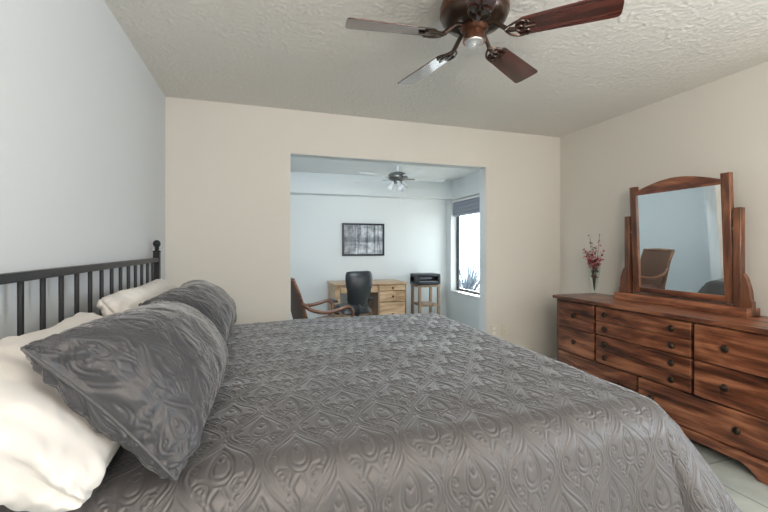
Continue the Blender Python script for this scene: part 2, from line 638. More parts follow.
wb.box(OX1, XR + 0.1, YB, YB2, -0.02, ZC + 0.02)
wb.box(OX0, OX1, YB, YB2, OZ, ZC + 0.02)
struct('wall_back', wb, M['wall'], smooth=False)
# right wall, with the opening of the assumed window, unseen behind the camera
wr = MB()
wr.box(XR, XR + 0.12, 0.2, YB, -0.02, ZC + 0.02)
wr.box(XR, XR + 0.12, YR - 0.1, -1.3, -0.02, ZC + 0.02)
wr.box(XR, XR + 0.12, -1.3, 0.2, -0.02, 0.8)
wr.box(XR, XR + 0.12, -1.3, 0.2, 2.1, ZC + 0.02)
struct('wall_right', wr, M['wall'], smooth=False)
struct('wall_front', MB().box(XL - 0.1, XR + 0.1, YR - 0.12, YR, -0.02, ZC + 0.02), M['wall'], smooth=False)
# drywall lining of the opening, in the office wall colour with its daylight cast
ol = MB()
ol.box(XL, OX0, YB2, YB2 + 0.012, 0, ZO)
ol.box(OX1, XR, YB2, YB2 + 0.012, 0, ZO)
ol.box(OX0, OX1, YB2, YB2 + 0.012, OZ, ZO)
ol.box(OX1 - 0.004, OX1, YB + 0.006, YB2 + 0.012, 0, OZ)
ol.box(OX0, OX0 + 0.004, YB + 0.006, YB2 + 0.012, 0, OZ)
ol.box(OX0, OX1, YB + 0.006, YB2 + 0.012, OZ - 0.004, OZ)
struct('trim_1', ol, M['wall_cool'], smooth=False)
# office
struct('wall_office_back', MB().box(XL - 0.1, XR + 0.25, YO, YO + 0.12, -0.02, ZO + 0.1), M['wall_cool'], smooth=False)
struct('wall_office_left', MB().box(XL - 0.12, XL, YB, YO + 0.1, -0.02, ZO + 0.1), M['wall_cool'], smooth=False)
WY0, WY1, WZ0, WZ1 = 4.86, 6.08, 0.54, 2.10
wo = MB()
wo.box(XR, XR + 0.17, YB2, WY0, -0.02, ZO + 0.05)
wo.box(XR, XR + 0.17, WY1, YO, -0.02, ZO + 0.05)
wo.box(XR, XR + 0.17, WY0, WY1, -0.02, WZ0)
wo.box(XR, XR + 0.17, WY0, WY1, WZ1, ZO + 0.05)
struct('wall_office_right', wo, M['wall_cool'], smooth=False)
struct('ceiling_office', MB().box(XL - 0.1, XR + 0.15, YB2 - 0.05, YO + 0.1, ZO, ZO + 0.1), M['ceiling_office'], smooth=False)
struct('trim_2', MB().box(XL, XR, YO - 0.22, YO, 2.115, ZO), M['wall_cool'], smooth=False)
bb = MB().box(XL, OX0, YB - 0.012, YB, 0, 0.08).box(OX1, XR, YB - 0.012, YB, 0, 0.08)
struct('baseboard_back', bb, M['white_trim'], bevel=0.003)
struct('baseboard_left', MB().box(XL, XL + 0.012, YR, YB - 0.012, 0, 0.08), M['white_trim'], bevel=0.003)
struct('baseboard_right', MB().box(XR - 0.012, XR, YR, YB - 0.012, 0, 0.08), M['white_trim'], bevel=0.003)
struct('baseboard_office', MB().box(XL, XR, YO - 0.012, YO, 0, 0.08), M['white_trim'], bevel=0.003)

# office window
w = thing('window_1', 'tall office window with a half raised grey blind', 'window', (3.255, (WY0 + WY1) / 2, WZ0))
w['kind'] = 'structure'
hw = (WY1 - WY0) / 2
hz = WZ1 - WZ0
f = MB()
for a, b in ((-hw, -hw + 0.045), (hw - 0.045, hw)):
    f.box(-0.02, 0.02, a, b, 0, hz)
f.box(-0.02, 0.02, -hw, hw, 0, 0.045).box(-0.02, 0.02, -hw, hw, hz - 0.045, hz)
f.build('window_frame', M['alu_dark'], w, bevel=0.003)
MB().box(-0.003, 0.003, -hw + 0.04, hw - 0.04, 0.04, hz - 0.04).build('pane', M['pane'], w, smooth=False)
MB().box(-0.145, -0.02, -hw - 0.0, hw + 0.0, -0.018, 0.004).build('window_sill', M['white_trim'], w, bevel=0.004)
# blind, raised
bl = thing('window_blind', 'grey roman blind drawn up at the top of the office window', 'blind', (3.19, (WY0 + WY1) / 2, 1.815))
s_ = MB()
prof = []
for k in range(33):
    t = k / 32
    prof.append((-0.018 - 0.012 * abs(math.sin(t * PI * 4)), t * 0.24))
for k in range(32, -1, -1):
    prof.append((0.016, k / 32 * 0.24))
s_.prism(prof, -hw + 0.012, hw - 0.012, 'XZ')
s_.build('blind_fabric', M['blind'], bl, ang=60)
MB().box(-0.03, 0.03, -hw + 0.006, hw - 0.006, 0.24, 0.275).build('head_rail', M['white_trim'], bl, bevel=0.004)

# outside
struct('ground', MB().box(XR + 0.17, 14, 0, 14, -0.25, -0.12), M['gravel'], smooth=False)


def shrub(loc, n, hgt, seed, label):
    r = random.Random(seed)
    root = thing('shrub', label, 'plant', loc, 0)
    mb = MB()
    for k in range(n):
        a = r.uniform(0, 2 * PI)
        el = r.uniform(0.35, 1.35)
        L = hgt * r.uniform(0.6, 1.05)
        b = Vector((r.uniform(-0.06, 0.06), r.uniform(-0.06, 0.06), 0.15))
        d = Vector((math.cos(a) * math.cos(el), math.sin(a) * math.cos(el), math.sin(el)))
        sd = Vector((-math.sin(a), math.cos(a), 0))
        nn = 5
        vs_ = []
        for i in range(nn + 1):
            t = i / nn
            c = b + d * (L * t) - Vector((0, 0, 0.25 * hgt * t * t * math.cos(el)))
            wd = 0.035 * (1 - t) ** 0.7 + 0.001
            up = d.cross(sd) * 0.01
            vs_ += [c - sd * wd, c + up, c + sd * wd]
        fs_ = []
        for i in range(nn):
            for q in (0, 1):
                fs_.append((i * 3 + q, i * 3 + q + 1, i * 3 + q + 4, i * 3 + q + 3))
        mb.add(vs_, fs_)
    mb.build('foliage', M['bush'], root, ang=180)
    MB().lathe([(0.09, -0.12), (0.10, 0.05), (0.07, 0.2)], 12).build('crown_base', M['stem'], root)
    return root


shrub((4.15, 7.35, 0.0), 90, 1.0, 4, 'dark spiky shrub outside the office window')

# ------------------------------------------------------------------ bed
BZ = 0.752
bed = thing('bed', 'king size bed with black iron spindle headboard against left wall', 'bed', (0, 2.0, 0))
HBX = -0.682
HY0, HY1 = -1.045, 1.02      # relative to the bed origin (Y = 2.0)


def post(y):
    o = MB().box(HBX - 0.02, HBX + 0.02, y - 0.02, y + 0.02, 0.0, 1.255).build('post', M['iron'], bed, bevel=0.004)
    MB().lathe([(0.0, 1.252), (0.024, 1.254), (0.026, 1.262), (0.014, 1.268), (0.011, 1.276), (0.017, 1.281), (0.013, 1.288), (0.020, 1.297), (0.0245, 1.312), (0.020, 1.328), (0.010, 1.336), (0.0, 1.338)], 20,
               Matrix.Translation((HBX, y, 0))).build('finial', M['iron'], o)


post(HY0)
post(HY1)
MB().box(HBX - 0.016, HBX + 0.016, HY0 + 0.018, HY1 - 0.018, 1.188, 1.216).build('top_rail', M['iron'], bed, bevel=0.004)
MB().box(HBX - 0.012, HBX + 0.012, HY0 + 0.018, HY1 - 0.018, 0.50, 0.53).build('bottom_rail', M['iron'], bed, bevel=0.004)
k = 0
y = 2.79 - 2.0 + 0.1235
while y > HY0 + 0.06:
    MB().tube([(HBX, y, 0.525), (HBX, y, 1.192)], 0.0085, 8).build('spindle', M['iron'], bed)
    y -= 0.1235
MB().box(-0.66, 1.29, -0.93, 0.93, 0.42, 0.735).build('mattress', M['mattress'], bed, bevel=0.06, seg=4)
MB().box(-0.66, 1.28, -0.92, 0.92, 0.16, 0.42).build('box_spring', M['mattress'], bed, bevel=0.02)
for sx in (-0.55, 1.2):
    for sy in (-0.8, 0.8):
        MB().box(sx - 0.03, sx + 0.03, sy - 0.03, sy + 0.03, 0.0, 0.165).build('leg', M['iron'], bed, bevel=0.004)

# bedspread: one cloth over mattress with its stitched relief
XE, YN, YF = 1.325, 1.085, 2.915
RB, TM = 0.125, R(77)
DROP = 0.66
st = 0.0026
sx = np.arange(-0.62, XE + DROP + 0.04, st)
sy = np.arange(YN - DROP - 0.04, YF + 0.36, st)
S, T = np.meshgrid(sx, sy, indexing='ij')
# the foot edge is laid a little askew
XEv = XE + 0.030 * (T - YF) / (YF - YN)
XEv = np.clip(XEv, XE - 0.032, XE)
a = np.maximum(S - XEv, 0)
b = np.where(T < YN, T - YN, np.where(T > YF, T - YF, 0))
ab_ = np.abs(b)
pw = 2.6
d = (a ** pw + ab_ ** pw) ** (1 / pw)
l2 = np.sqrt(a * a + ab_ * ab_) + 1e-9
dx, dy = a / l2, b / l2
d0 = RB * TM
th = np.minimum(d / RB, TM)
out = RB * np.sin(th) + np.maximum(d - d0, 0) * math.cos(TM)
down = RB * (1 - np.cos(th)) + np.maximum(d - d0, 0) * math.sin(TM)
# folds of the hanging part
along = np.where(a > ab_, T, S)
hang = np.clip((d - 0.12) / 0.5, 0, 1)
corner = np.clip(np.minimum(a, ab_) / 0.12, 0, 1)
ang = np.arctan2(ab_, a)
out += hang * (0.018 * np.sin(along * 9.5 + 1.0) + 0.012 * np.sin(along * 21)) * (1 - corner) + corner * hang * 0.035 * np.sin(ang * 9 + 0.5)
out += corner * hang * 0.18
out = np.maximum(out, 0)
Xq = np.minimum(S, XEv) + dx * out
Yq = np.clip(T, YN, YF) + dy * out
Zq = BZ - down
Zq += 0.006 * vnoise(S * 3.1 + 3, T * 2.6, 5) + 0.0035 * vnoise(S * 8, T * 7, 6)
# softly dipping where the shams press, and long slack wrinkles beside them
Zq -= 0.012 * np.exp(-((S + 0.35) / 0.25) ** 2)
Zq += 0.003 * np.sin(S * 60 + 6 * vnoise(S * 4, T * 4, 8)) * np.exp(-((S - 0.05) / 0.22) ** 2) * (0.4 + 0.6 * vnoise(S * 5, T * 5, 9))
P = np.stack([Xq, Yq, np.maximum(Zq, 0.02)], -1)
tu = np.gradient(P, axis=0)
tv = np.gradient(P, axis=1)
N = np.cross(tu, tv)
N /= np.linalg.norm(N, axis=-1, keepdims=True) + 1e-12
P = P + N * quilt_height(S, T, 0.0036, 0.0030)[..., None]
q = grid_mesh('bedspread', P, M['quilt'])
tag(q, 'charcoal grey quilted bedspread with stitched scroll pattern covering the bed', 'bedspread')


# ------------------------------------------------------------------ pillows
def pillow(name, W, Hh, Tk, m, label, cat, loc, e_u, e_v, quilted=False, seed=0, step=0.006, pinch=0.05, wrinkle=0.006, group=None, sag=0.0, bend=0.0, flange=0.0, power=2.4, front=0.5, endp=0.5, round_c=0.12, gather=0.5):
    """W along e_u, Hh along e_v, thickness Tk along e_u x e_v"""
    nu, nv = int(1.25 * W / step), int(1.25 * Hh / step)
    s1 = np.linspace(-1, 1, nu)
    s2 = np.linspace(-1, 1, nv)
    # evenly spaced over the rounded ends
    u = np.sign(s1) * np.abs(np.sin(s1 * PI / 2)) ** (2 / power)
    v = np.sign(s2) * np.abs(np.sin(s2 * PI / 2)) ** (2 / power)
    U, V = np.meshgrid(u, v, indexing='ij')
    pu_ = np.clip(1 - np.abs(U) ** power, 0, 1) ** endp
    pv_ = np.clip(1 - np.abs(V) ** power, 0, 1) ** 0.5
    prof = pu_ * pv_
    # seam edges pull in between the corners
    px = U * W / 2 * (1 - pinch * (1 - V ** 2))
    pv = V * Hh / 2 * (1 - pinch * 1.6 * (1 - U ** 2))
    rc = (np.abs(U) ** 7) * (np.abs(V) ** 7)
    px = px * (1 - round_c * Hh / W * rc)
    pv = pv * (1 - round_c * rc)
    # cloth coordinates, running on over the rounded ends
    cu = U * W / 2 + np.sign(U) * Tk * 0.6 * (1 - pu_)
    cv = V * Hh / 2 + np.sign(V) * Tk * 0.5 * (1 - pv_)
    n1 = vnoise(cu * 7 + seed, cv * 8, 20 + seed)
    n2 = vnoise(cu * 17 + seed, cv * 12, 30 + seed)
    du = (1 - np.abs(U)) * W / 2 + Tk * 0.5 * (1 - pu_) * 0
    gu = np.exp(-((W / 2 + Tk * 0.6 - np.abs(cu)) / 0.14) ** 1.5)
    gath = np.sin(cv * 95 + 4 * n1 + 2 * n2) * gu * (0.5 + 0.5 * n2) + 0.7 * np.sin(cu * 60 + 5 * n1) * np.exp(-((1 - np.abs(V)) * Hh / 2 / 0.05) ** 2) * (0.5 + 0.5 * n1)
    mask = np.clip(np.minimum((1 - np.abs(s1))[:, None] * nu / 2, (1 - np.abs(s2))[None, :] * nv / 2) / 4, 0, 1)
    e_u = Vector(e_u).normalized()
    e_v = Vector(e_v).normalized()
    n = e_u.cross(e_v).normalized()
    EU, EV, EN = (np.array(x) for x in (e_u, e_v, n))
    surf = []
    for sgn in (1, -1):
        t = sgn * Tk * (front if sgn > 0 else 1 - front) * prof + bend * (U ** 2) + sag * V * V
        p_ = px[..., None] * EU + pv[..., None] * EV + t[..., None] * EN
        nn_ = np.cross(np.gradient(p_, axis=0), np.gradient(p_, axis=1)) * sgn
        nn_ /= np.linalg.norm(nn_, axis=-1, keepdims=True) + 1e-12
        dsp = wrinkle * (0.8 * n1 + 0.5 * n2) + gather * wrinkle * gath
        if quilted:
            dsp = dsp + quilt_height(cu + 0.03, cv + 0.02, 0.0042, 0.0028) - 0.003
        p_ = p_ + nn_ * (dsp * mask)[..., None]
        surf.append(p_)
    # closed strip: front rows then back rows
    Pn = np.concatenate([surf[0], surf[1][:, ::-1][:, 1:-1]], axis=1)
    Pn = Pn + np.array(loc)
    o = grid_mesh(name, Pn - np.array(loc), m, closed_v=True)
    o.location = loc
    tag(o, label, cat, group)
    # piping along the seam
    if flange:
        loop = []
        for i in list(range(0, nu, 3)):
            loop.append(surf[0][i, 0])
        for j in range(0, nv, 3):
            loop.append(surf[0][nu - 1, j])
        for i in range(nu - 1, -1, -3):
            loop.append(surf[0][i, nv - 1])
        for j in range(nv - 1, -1, -3):
            loop.append(surf[0][0, j])
        MB().tube([tuple(x) for x in loop], flange, 6).build('piping', m, o)
    return o


def lean(y0, y1, xb, zb, xt, zt):
    c = ((xb + xt) / 2, (y0 + y1) / 2, (zb + zt) / 2)
    return c, (0, 1, 0), (xt - xb, 0, zt - zb), y1 - y0, math.hypot(xt - xb, zt - zb)


# e_u x e_v must point to +X,+Z (the front of the pillow)
c, eu, ev, W, Hh = lean(0.96, 1.83, -0.205, 0.775, -0.435, 1.035)
eu = Vector((0.0, 1, -0.055)).normalized()
pillow('pillow_sham', W, Hh + 0.09, 0.28, M['sham'], 'nearer charcoal quilted pillow sham leaning on the white pillow', 'pillow', c, eu, ev, True, 1, 0.0036, 0.07, 0.009, 'charcoal pillow shams', flange=0.004, power=2.5, front=0.68, endp=0.40, gather=0.75, round_c=0.04)
c, eu, ev, W, Hh = lean(1.85, 2.80, -0.20, 0.79, -0.46, 1.03)
pillow('pillow_sham', W, Hh + 0.06, 0.25, M['sham'], 'farther charcoal pillow sham next to the back wall', 'pillow', c, eu, ev, True, 4, 0.0050, 0.07, 0.009, 'charcoal pillow shams', flange=0.004, power=2.5, front=0.68, endp=0.40, gather=0.6, round_c=0.0)
c, eu, ev, W, Hh = lean(0.875, 1.76, -0.35, 0.815, -0.62, 1.02)
pillow('pillow', W, Hh + 0.08, 0.25, M['white_cotton'], 'nearer white bed pillow, large at the left edge', 'pillow', c, eu, ev, False, 2, 0.006, 0.06, 0.014, 'white bed pillows', power=2.4, endp=0.32, front=0.35)
c, eu, ev, W, Hh = lean(1.79, 2.78, -0.42, 0.83, -0.60, 1.075)
pillow('pillow', W, Hh + 0.05, 0.18, M['white_cotton'], 'farther white bed pillow beside the corner post of headboard', 'pillow', c, eu, ev, False, 7, 0.007, 0.05, 0.012, 'white bed pillows', power=2.4, endp=0.4)

# ------------------------------------------------------------------ dresser
DX0, DX1, DY0, DY1, DZ = 2.615, 3.095, 1.36, 3.01, 0.845
dr = thing('dresser', 'long reddish brown wooden dresser with ten drawers along right wall', 'dresser', (2.86, 2.16, 0))
ox, oy = 2.86, 2.19


def L(x0, x1, y0, y1, z0, z1, mb=None):
    return (mb or MB()).box(x0 - ox, x1 - ox, y0 - oy, y1 - oy, z0, z1)


mb = MB()
L(DX0 + 0.02, DX1, DY0, DY0 + 0.022, 0.13, 0.815, mb)
L(DX0 + 0.02, DX1, DY1 - 0.022, DY1, 0.13, 0.815, mb)
L(DX0 + 0.05, DX1, DY0 + 0.02, DY1 - 0.02, 0.13, 0.15, mb)
L(DX1 - 0.01, DX1, DY0, DY1, 0.13, 0.815, mb)
mb.build('case', M['dresser'], dr, bevel=0.002)
L(DX0 + 0.045, DX0 + 0.06, DY0 + 0.01, DY1 - 0.01, 0.14, 0.81).build('recess', M['dark_gap'], dr, smooth=False)
L(DX0 - 0.018, DX1 + 0.01, DY0 - 0.025, DY1 + 0.025, 0.818, DZ).build('dresser_top', M['dresser'], dr, bevel=0.006)
# face frame
mb = MB()
FX0, FX1 = DX0 + 0.012, DX0 + 0.045
L(FX0, FX1, DY0, DY0 + 0.032, 0.13, 0.818, mb)
L(FX0, FX1, DY1 - 0.032, DY1, 0.13, 0.818, mb)
L(FX0, FX1, DY0 + 0.03, DY1 - 0.03, 0.806, 0.818, mb)
mb.build('face_frame', M['dresser_v'], dr, bevel=0.002)
for yy, za_, zb_ in ((2.572, 0.34, 0.80), (1.808, 0.34, 0.80), (2.19, 0.13, 0.335)):
    L(FX0 + 0.012, FX1, yy - 0.006, yy + 0.006, za_, zb_).build('divider', M['dark_gap'], dr, smooth=False)
# base with bracket feet
mb = MB()
L(DX0 - 0.006, DX1, DY0 - 0.012, DY1 + 0.012, 0.098, 0.122, mb)
poly = [(DY0 - 0.008 - oy, 0.0), (DY0 + 0.10 - oy, 0.0)]
for k in range(9):
    t = k / 8
    poly.append((DY0 + 0.10 + 0.10 * t - oy, 0.062 * (math.sin(t * PI / 2) ** 0.8)))
for k in range(9):
    t = 1 - k / 8
    poly.append((DY1 - 0.10 - 0.10 * t - oy, 0.062 * (math.sin(t * PI / 2) ** 0.8)))
poly += [(DY1 - 0.10 - oy, 0.0), (DY1 + 0.008 - oy, 0.0), (DY1 + 0.008 - oy, 0.100), (DY0 - 0.008 - oy, 0.100)]
mb.prism(poly, DX0 - ox, DX0 + 0.022 - ox, 'YZ')
for ya in (DY0 - 0.008, DY1 - 0.014):
    L(DX0, DX0 + 0.10, ya, ya + 0.022, 0, 0.108, mb)
    L(DX1 - 0.10, DX1, ya, ya + 0.022, 0, 0.108, mb)
mb.build('plinth', M['dresser'], dr, bevel=0.003)


def knob(parent, y, z):
    m4 = Matrix.Translation((DX0 - ox + 0.004, y - oy, z)) @ Matrix.Rotation(-PI / 2, 4, 'Y')
    MB().lathe([(0.012, -0.012), (0.009, 0.006), (0.011, 0.011), (0.020, 0.016), (0.022, 0.022), (0.018, 0.029), (0.009, 0.033), (0.0, 0.034)], 18, m4).build('knob', M['knob'], parent)


def drawer(y0, y1, z0, z1, knobs):
    o = L(DX0 + 0.004, DX0 + 0.05, y0, y1, z0, z1).build('drawer', M['dresser'], dr, bevel=0.004)
    for ky in knobs:
        knob(o, ky, (z0 + z1) / 2)
    return o


g = 0.004
rows = [(0.804, 0.577), (0.570, 0.352)]
for za, zb in rows:
    drawer(2.582, 2.976, zb, za, [2.78])
    drawer(1.394, 1.798, zb, za, [1.615])
cz = [0.804, 0.693, 0.690, 0.580, 0.572, 0.465, 0.462, 0.352]
for k in range(4):
    drawer(1.820, 2.560, cz[2 * k + 1], cz[2 * k], [2.46, 1.93])
drawer(2.200, 2.976, 0.126, 0.343, [2.84, 2.33])
drawer(1.394, 2.180, 0.126, 0.343, [2.07, 1.555])

# ------------------------------------------------------------------ mirror on the dresser
MX = 3.0
MY = 2.145
mr = thing('dresser_mirror', 'tilting mirror in arched brown wooden frame on the dresser', 'mirror', (MX, MY, DZ), R(0.6))
mb = MB()
mb.box(-0.075, 0.055, -0.485, 0.485, 0.0, 0.055)
mb.build('base_rail', M['dresser'], mr, bevel=0.005)
for sgn in (-1, 1):
    MB().box(-0.028, 0.02, sgn * 0.40 - 0.022, sgn * 0.40 + 0.022, 0.05, 0.705).build('post', M['dresser_v'], mr, bevel=0.004)
    poly = [(0.420, 0.05), (0.482, 0.05), (0.482, 0.095)]
    for k in range(13):
        t = k / 12
        yv = 0.474 - 0.054 * t
        zv = 0.095 + 0.20 * math.sqrt(max(0, 1 - (1 - t) ** 2)) * 1.0 if k else 0.095
        poly.append((yv, 0.10 + 0.175 * math.sin(t * PI / 2) ** 0.6))
    poly.append((0.420, 0.275))
    poly = [(sgn * a_, b_) for a_, b_ in poly]
    MB().prism(poly, -0.022, 0.014, 'YZ').build('bracket', M['dresser_v'], mr, bevel=0.003)
    m4 = Matrix.Translation((0, sgn * 0.371, 0.57)) @ Matrix.Rotation(PI / 2, 4, 'X')
    MB().lathe([(0.007, -0.016), (0.012, -0.004), (0.012, 0.004), (0.007, 0.016)], 12, m4).build('pivot', M['pewter'], mr)
# tilted frame
tilt = Matrix.Translation((0, 0, 0.57)) @ Matrix.Rotation(R(-3.0), 4, 'Y') @ Matrix.Translation((0, 0, -0.57))
HW = 0.365
for sgn in (-1, 1):
    MB().box(-0.022, 0.018, sgn * HW - (0.055 if sgn > 0 else 0), sgn * HW + (0.055 if sgn < 0 else 0), 0.065, 0.945, tilt).build('stile', M['dresser_v'], mr, bevel=0.004)
MB().box(-0.018, 0.016, -HW + 0.054, HW - 0.054, 0.07, 0.112, tilt).build('lower_rail', M['dresser'], mr, bevel=0.003)
poly = [(HW - 0.054, 0.872), (HW - 0.054, 0.905)]
for k in range(1, 16):
    t = k / 16
    yv = HW - 0.054 - (2 * HW - 0.108) * t
    poly.append((yv, 0.905 + 0.066 * math.sin(t * PI)))
poly += [(-HW + 0.054, 0.905), (-HW + 0.054, 0.872)]
MB().prism(poly, -0.02, 0.016, 'YZ', tilt).build('crest_rail', M['dresser'], mr, bevel=0.003)
MB().box(-0.008, 0.004, -HW + 0.05, HW - 0.05, 0.108, 0.876, tilt).build('mirror_glass', M['mirror'], mr, smooth=False)
MB().box(0.004, 0.012, -HW + 0.045, HW - 0.045, 0.09, 0.90, tilt).build('backing', M['dark_gap'], mr, smooth=False)

# ------------------------------------------------------------------ vase and sprigs
VX, VY = 2.97, 2.885
va = thing('vase', 'slender clear glass vase at the far end of the dresser', 'vase', (VX, VY, DZ))
prof = [(0.0, 0.0), (0.036, 0.0), (0.038, 0.006), (0.016, 0.014), (0.014, 0.03), (0.022, 0.07), (0.034, 0.13), (0.046, 0.20), (0.054, 0.27), (0.056, 0.292), (0.0525, 0.292),
        (0.050, 0.27), (0.042, 0.20), (0.030, 0.13), (0.018, 0.07), (0.008, 0.035), (0.0, 0.033)]
MB().lathe(prof, 32).build('glass_body', M['vase'], va)
r = random.Random(12)
tips = [(0.045, 0.095, 0.55), (-0.015, -0.075, 0.56), (0.05, 0.03, 0.44), (-0.07, 0.05, 0.43), (0.03, -0.08, 0.42), (-0.05, -0.03, 0.46), (0.02, 0.11, 0.41), (-0.03, 0.02, 0.40)]
for k, (tx, ty, tz) in enumerate(tips):
    sg = thing('flower_sprig', 'thin red blossom sprig standing in the clear glass vase', 'flower', (VX, VY, DZ), 0, 'red blossom sprigs in the vase')
    pth = catmull([(tx * 0.02, ty * 0.02, 0.045), (tx * 0.25, ty * 0.22, 0.20), (tx * 0.55, ty * 0.50, 0.30), (tx, ty, tz)], 8)
    MB().tube(pth, [0.0026 - 0.0014 * i / len(pth) for i in range(len(pth))], 6).build('stem', M['stem'], sg)
    fl = {'red_petal': MB(), 'pink_petal': MB(), 'maroon_petal': MB(), 'green_leaf': MB()}
    for i in range(24 if k > 1 else 18):
        t = (0.25 if i % 4 == 0 else 0.52) + (0.75 if i % 4 == 0 else 0.48) * min(1, i / (23 if k > 1 else 17))
        p = pth[min(len(pth) - 1, int(t * (len(pth) - 1)))]
        inside = p.z < 0.29
        sp_ = 0.014 if inside or t > 0.9 else 0.024
        p = p + Vector((r.uniform(-1, 1) * sp_, r.uniform(-1, 1) * sp_, r.uniform(-1, 1) * sp_))
        if inside:
            lim = 0.012 + (p.z - 0.05) * 0.12
            rr_ = math.hypot(p.x, p.y)
            if rr_ > lim:
                p.x *= lim / rr_
                p.y *= lim / rr_
        kind = r.choice(['red_petal', 'pink_petal', 'red_petal', 'pink_petal', 'maroon_petal'] if p.z < 0.46 else ['maroon_petal', 'red_petal'])
        if p.z < 0.25:
            kind = r.choice(['maroon_petal', 'green_leaf', 'red_petal'])
        sz = r.uniform(0.012, 0.021) * (0.7 if t > 0.8 else 1.0)
        q4 = Matrix.Translation(p) @ Matrix.Rotation(r.uniform(0, 6.28), 4, 'Z') @ Matrix.Rotation(r.uniform(-1.2, 1.2), 4, 'X')
        for pet in range(5):
            aa = pet * 2 * PI / 5
            ca, sa = math.cos(aa), math.sin(aa)
            fl[kind].add([(0, 0, 0), (sz * 0.6 * ca - sz * 0.4 * sa, sz * 0.6 * sa + sz * 0.4 * ca, sz * 0.35), (sz * ca, sz * sa, sz * 0.5), (sz * 0.6 * ca + sz * 0.4 * sa, sz * 0.6 * sa - sz * 0.4 * ca, sz * 0.35), (0.3 * sz * ca, 0.3 * sz * sa, -0.15 * sz)],
                         [(0, 1, 2), (0, 2, 3), (4, 1, 2), (4, 2, 3), (0, 1, 4), (0, 3, 4)], q4)
    for nm, mb_ in fl.items():
        if mb_.v:
            mb_.build('leaves' if nm == 'green_leaf' else 'blossoms', M[nm], sg, ang=180)

# ------------------------------------------------------------------ bedroom ceiling fan
FX, FY = 0.968, 1.642
fan = thing('ceiling_fan', 'dark mahogany five blade ceiling fan on bedroom ceiling', 'ceiling fan', (FX, FY, ZC))
zb = 2.29 - ZC
MB().lathe([(0.0, 0.0), (0.11, 0.0), (0.13, -0.010), (0.150, -0.030), (0.158, -0.055), (0.158, -0.105), (0.150, -0.125), (0.130, -0.143), (0.095, -0.152), (0.0, -0.154)], 40).build('motor_housing', M['bronze'], fan)
MB().lathe([(0.1585, -0.060), (0.162, -0.064), (0.162, -0.098), (0.1585, -0.102), (0.150, -0.10), (0.150, -0.062)], 40).build('trim_band', M['copper'], fan)
MB().lathe([(0.0, -0.150), (0.060, -0.150), (0.066, -0.165), (0.055, -0.178), (0.048, -0.182), (0.048, -0.212), (0.054, -0.217), (0.054, -0.226), (0.0, -0.226)], 32).build('switch_housing', M['copper'], fan)
MB().lathe([(0.0, -0.224), (0.046, -0.224), (0.044, -0.232), (0.030, -0.236), (0.007, -0.237), (0.006, -0.242), (0.0, -0.243)], 28).build('bottom_cap', M['pewter'], fan)


def fan_blade(root, ang, r0, r1, w0, w1, z, th, pitch, mb_mat, iron_mat, rin, zin, fancy=True):
    rot = Matrix.Rotation(ang, 4, 'Z')
    pm = rot @ Matrix.Translation((0, 0, z)) @ Matrix.Rotation(pitch, 4, 'X')
    poly = []
    n = 10
    for k in range(n + 1):       # rounded root
        t = PI / 2 + PI * k / n
        poly.append((r0 + 0.045 * (1 + math.cos(t)), w0 / 2 * math.sin(t)))
    for k in range(n + 1):       # softly rounded tip
        t = -PI / 2 + PI * k / n
        ex = 0.5
        cx = abs(math.cos(t)) ** ex
        sy_ = math.copysign(abs(math.sin(t)) ** ex, math.sin(t))
        poly.append((r1 - 0.03 + 0.03 * cx, w1 / 2 * sy_))
    o = MB().prism(poly, -th / 2, th / 2, 'XY').build('blade', mb_mat, root, bevel=0.0015)
    o.matrix_local = pm
    ir = MB()
    if fancy:
        ir.tube(catmull([(rin, 0, zin), (rin + 0.04, 0, zin - 0.01), (r0 - 0.03, 0, z + 0.0), (r0 + 0.01, 0, z - 0.008)], 5), 0.011, 8, rot)
        for s in (-1, 1):
            ir.tube(catmull([(r0 - 0.045, 0, 0.0), (r0 - 0.02, s * 0.028, -0.007), (r0 + 0.02, s * 0.045, -0.008), (r0 + 0.055, s * 0.036, -0.008), (r0 + 0.058, s * 0.018, -0.008), (r0 + 0.038, s * 0.015, -0.008)], 5), 0.0055, 6, pm)
            ir.tube(catmull([(r0 - 0.01, 0, -0.008), (r0 + 0.02, s * 0.014, -0.008), (r0 + 0.05, s * 0.004, -0.008), (r0 + 0.088, 0, -0.008)], 5), 0.005, 6, pm)
            ir.lathe([(0.0, -0.005), (0.007, -0.004), (0.007, 0.004), (0, 0.005)], 8, pm @ Matrix.Translation((r0 + 0.05, s * 0.040, -0.009)))
    else:
        ir.box(rin, r0 + 0.05, -0.018, 0.018, -0.008, -0.003, pm)
    ir.build('blade_iron', iron_mat, root)


for a_ in (173.5, 101.5, 29.5, -42.5, -114.5):
    fan_blade(fan, R(a_), 0.185, 0.612, 0.110, 0.140, zb, 0.006, R(-13), M['mahogany'], M['bronze'], 0.06, -0.150)

# ------------------------------------------------------------------ office: desk
dk = thing('desk', 'light oak writing desk with drawer pedestal against office back wall', 'desk', (1.565, 5.87, 0))
hx, hy = 0.562, 0.31
MB().box(-hx, hx, -hy, hy, 0.722, 0.752).build('desktop', M['oak'], dk, bevel=0.004)
MB().box(-hx + 0.01, -hx + 0.085, -hy + 0.015, hy - 0.01, 0, 0.722).build('side_panel', M['oak'], dk, bevel=0.004)
MB().box(hx - 0.46, hx - 0.012, -hy + 0.045, hy - 0.01, 0.06, 0.722).build('pedestal', M['oak_dark'], dk, bevel=0.003)
for xa_, xb_ in ((hx - 0.46, hx - 0.44), (hx - 0.03, hx - 0.012)):
    MB().box(xa_, xb_, -hy + 0.012, -hy + 0.05, 0, 0.722).build('pedestal_stile', M['oak_dark'], dk, bevel=0.002)
MB().box(-hx + 0.085, hx - 0.46, -0.0, 0.02, 0.22, 0.34).build('stretcher', M['oak_dark'], dk, bevel=0.003)


